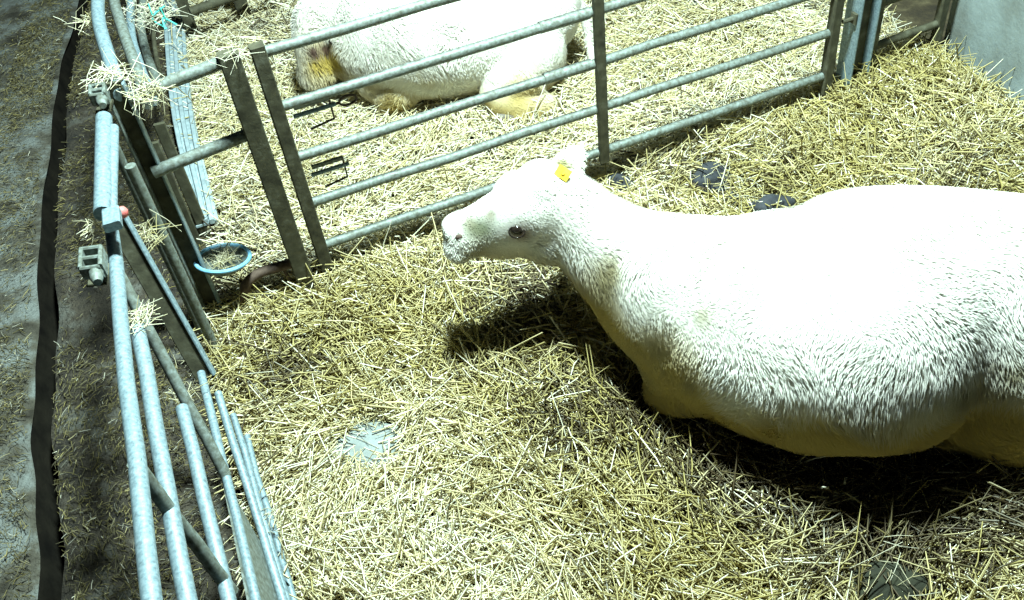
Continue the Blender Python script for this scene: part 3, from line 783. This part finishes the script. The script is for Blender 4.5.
# ---- far cow: lying behind the gate, head low at the left
K0 = V3(-.60, 4.78, 0); K1 = V3(.62, 4.62, 0)
kd = (K1 - K0) / np.linalg.norm(K1 - K0); kn = V3(-kd[1], kd[0], 0)
def Bk(s, off, z):
    s = s if s < .2 else .2 + (s - .2) * .87
    return K0 + kd * s + kn * off + V3(0, 0, z)
tr2 = [(Bk(1.28, .05, .30), .10, .11), (Bk(1.18, .04, .33), .24, .24), (Bk(.98, .02, .35), .34, .35), (Bk(.72, .0, .36), .39, .37), (Bk(.46, -.02, .35), .40, .36),
       (Bk(.22, -.02, .34), .36, .35), (Bk(.02, .0, .34), .29, .32), (Bk(-.10, .02, .37), .22, .25), (Bk(-.17, .03, .40), .175, .195),
       (Bk(-.22, .01, .39), .145, .165), (Bk(-.245, -.06, .33), .125, .14), (Bk(-.26, -.13, .25), .10, .11), (Bk(-.265, -.17, .19), .095, .095), (Bk(-.27, -.20, .14), .065, .065)]
pc2 = [loft(tr2)]
pc2.append(ell(Bk(.20, -.20, .25), (.20, .13, .21), -.1))
pc2.append(ell(Bk(.08, -.15, .18), (.16, .15, .17), .3))
pc2.append(chain([Bk(.30, -.22, .2), Bk(.20, -.26, .13), Bk(.12, -.27, .085), Bk(.14, -.24, .05), Bk(.26, -.22, .045)], [.12, .10, .075, .05, .04]))
pc2.append(ell(Bk(.95, -.20, .25), (.25, .18, .24), -.05))
pc2.append(chain([Bk(.98, -.28, .22), Bk(.82, -.36, .12), Bk(.98, -.40, .07), Bk(1.12, -.38, .06), Bk(1.0, -.44, .045), Bk(.9, -.45, .04)], [.17, .12, .08, .055, .042, .04]))
pc2.append(chain([Bk(1.24, .05, .46), Bk(1.34, .02, .36), Bk(1.38, -.06, .16), Bk(1.40, -.12, .06), Bk(1.42, -.2, .04)], [.04, .03, .025, .035, .02]))
pc2.append(ear(Bk(-.16, -.10, .46), Bk(-.07, -.22, .42), CAM - Bk(-.2, -.1, .44), .042))
pc2.append(ear(Bk(-.28, .14, .46), Bk(-.30, .28, .42), (0, -.4, 1), .042))
cow2_me = body_mesh('body', pc2, .014, 5)
cow2 = thing('cow', Bk(.5, 0, 0), 'white cow lying behind the long gate with its head lowered', 'cow')
bv2 = caster(cow2_me)
mk2 = []
for X, Y, r_, cl, a in ((325, 60, .14, SOIL_SHADE * .8, .95), (312, 50, .035, PINK * .4, 1.2), (326, 47, .04, PINK * .4, 1.2), (395, 105, .08, SOIL_SHADE, .8), (370, 90, .07, SOIL_SHADE, .6), (480, 105, .1, SOIL_SHADE, .7), (525, 92, .10, SOIL_SHADE, .8), (430, 80, .05, SOIL_SHADE, .3), (545, 88, .05, DARKSOIL, .6)):
    q, _ = hit(bv2, X, Y)
    if q is not None: mk2.append((q, r_, cl, a))
ctf2 = lambda p, n_: coat_tint(p, n_, mk2, .22, .8)
co, no, tr = mesh_arrays(cow2_me); set_tint(cow2_me, ctf2(co, no)); hs2 = cow2_me.copy()
link('body', cow2_me, 'coat', cow2, base=wloc(cow2))
hair('coat_hair', hs2, 50000, lambda p: .02 + .014 * (p[:, 0] < -.1), lambda p: np.broadcast_to(kd * .6 + V3(0, 0, -.8), p.shape), ctf2, cow2, seed=5, width=.002)
for X, Y, nm in ((331, 42, 'eye'), (313, 70, 'nostril')):
    q, nq = hit(bv2, X, Y)
    if q is not None: sphere(nm, q - nq * .004, (.017, .013, .015) if nm == 'eye' else (.012, .009, .010), 'eye' if nm == 'eye' else 'skin', cow2)
MB().tube([Bk(.9, -.45, .04), Bk(.81, -.455, .035)], [.042, .047], 12).build('hoof', 'hoof', cow2)
MB().tube([Bk(.26, -.22, .045), Bk(.34, -.22, .04)], [.042, .047], 12).build('hoof', 'hoof', cow2)
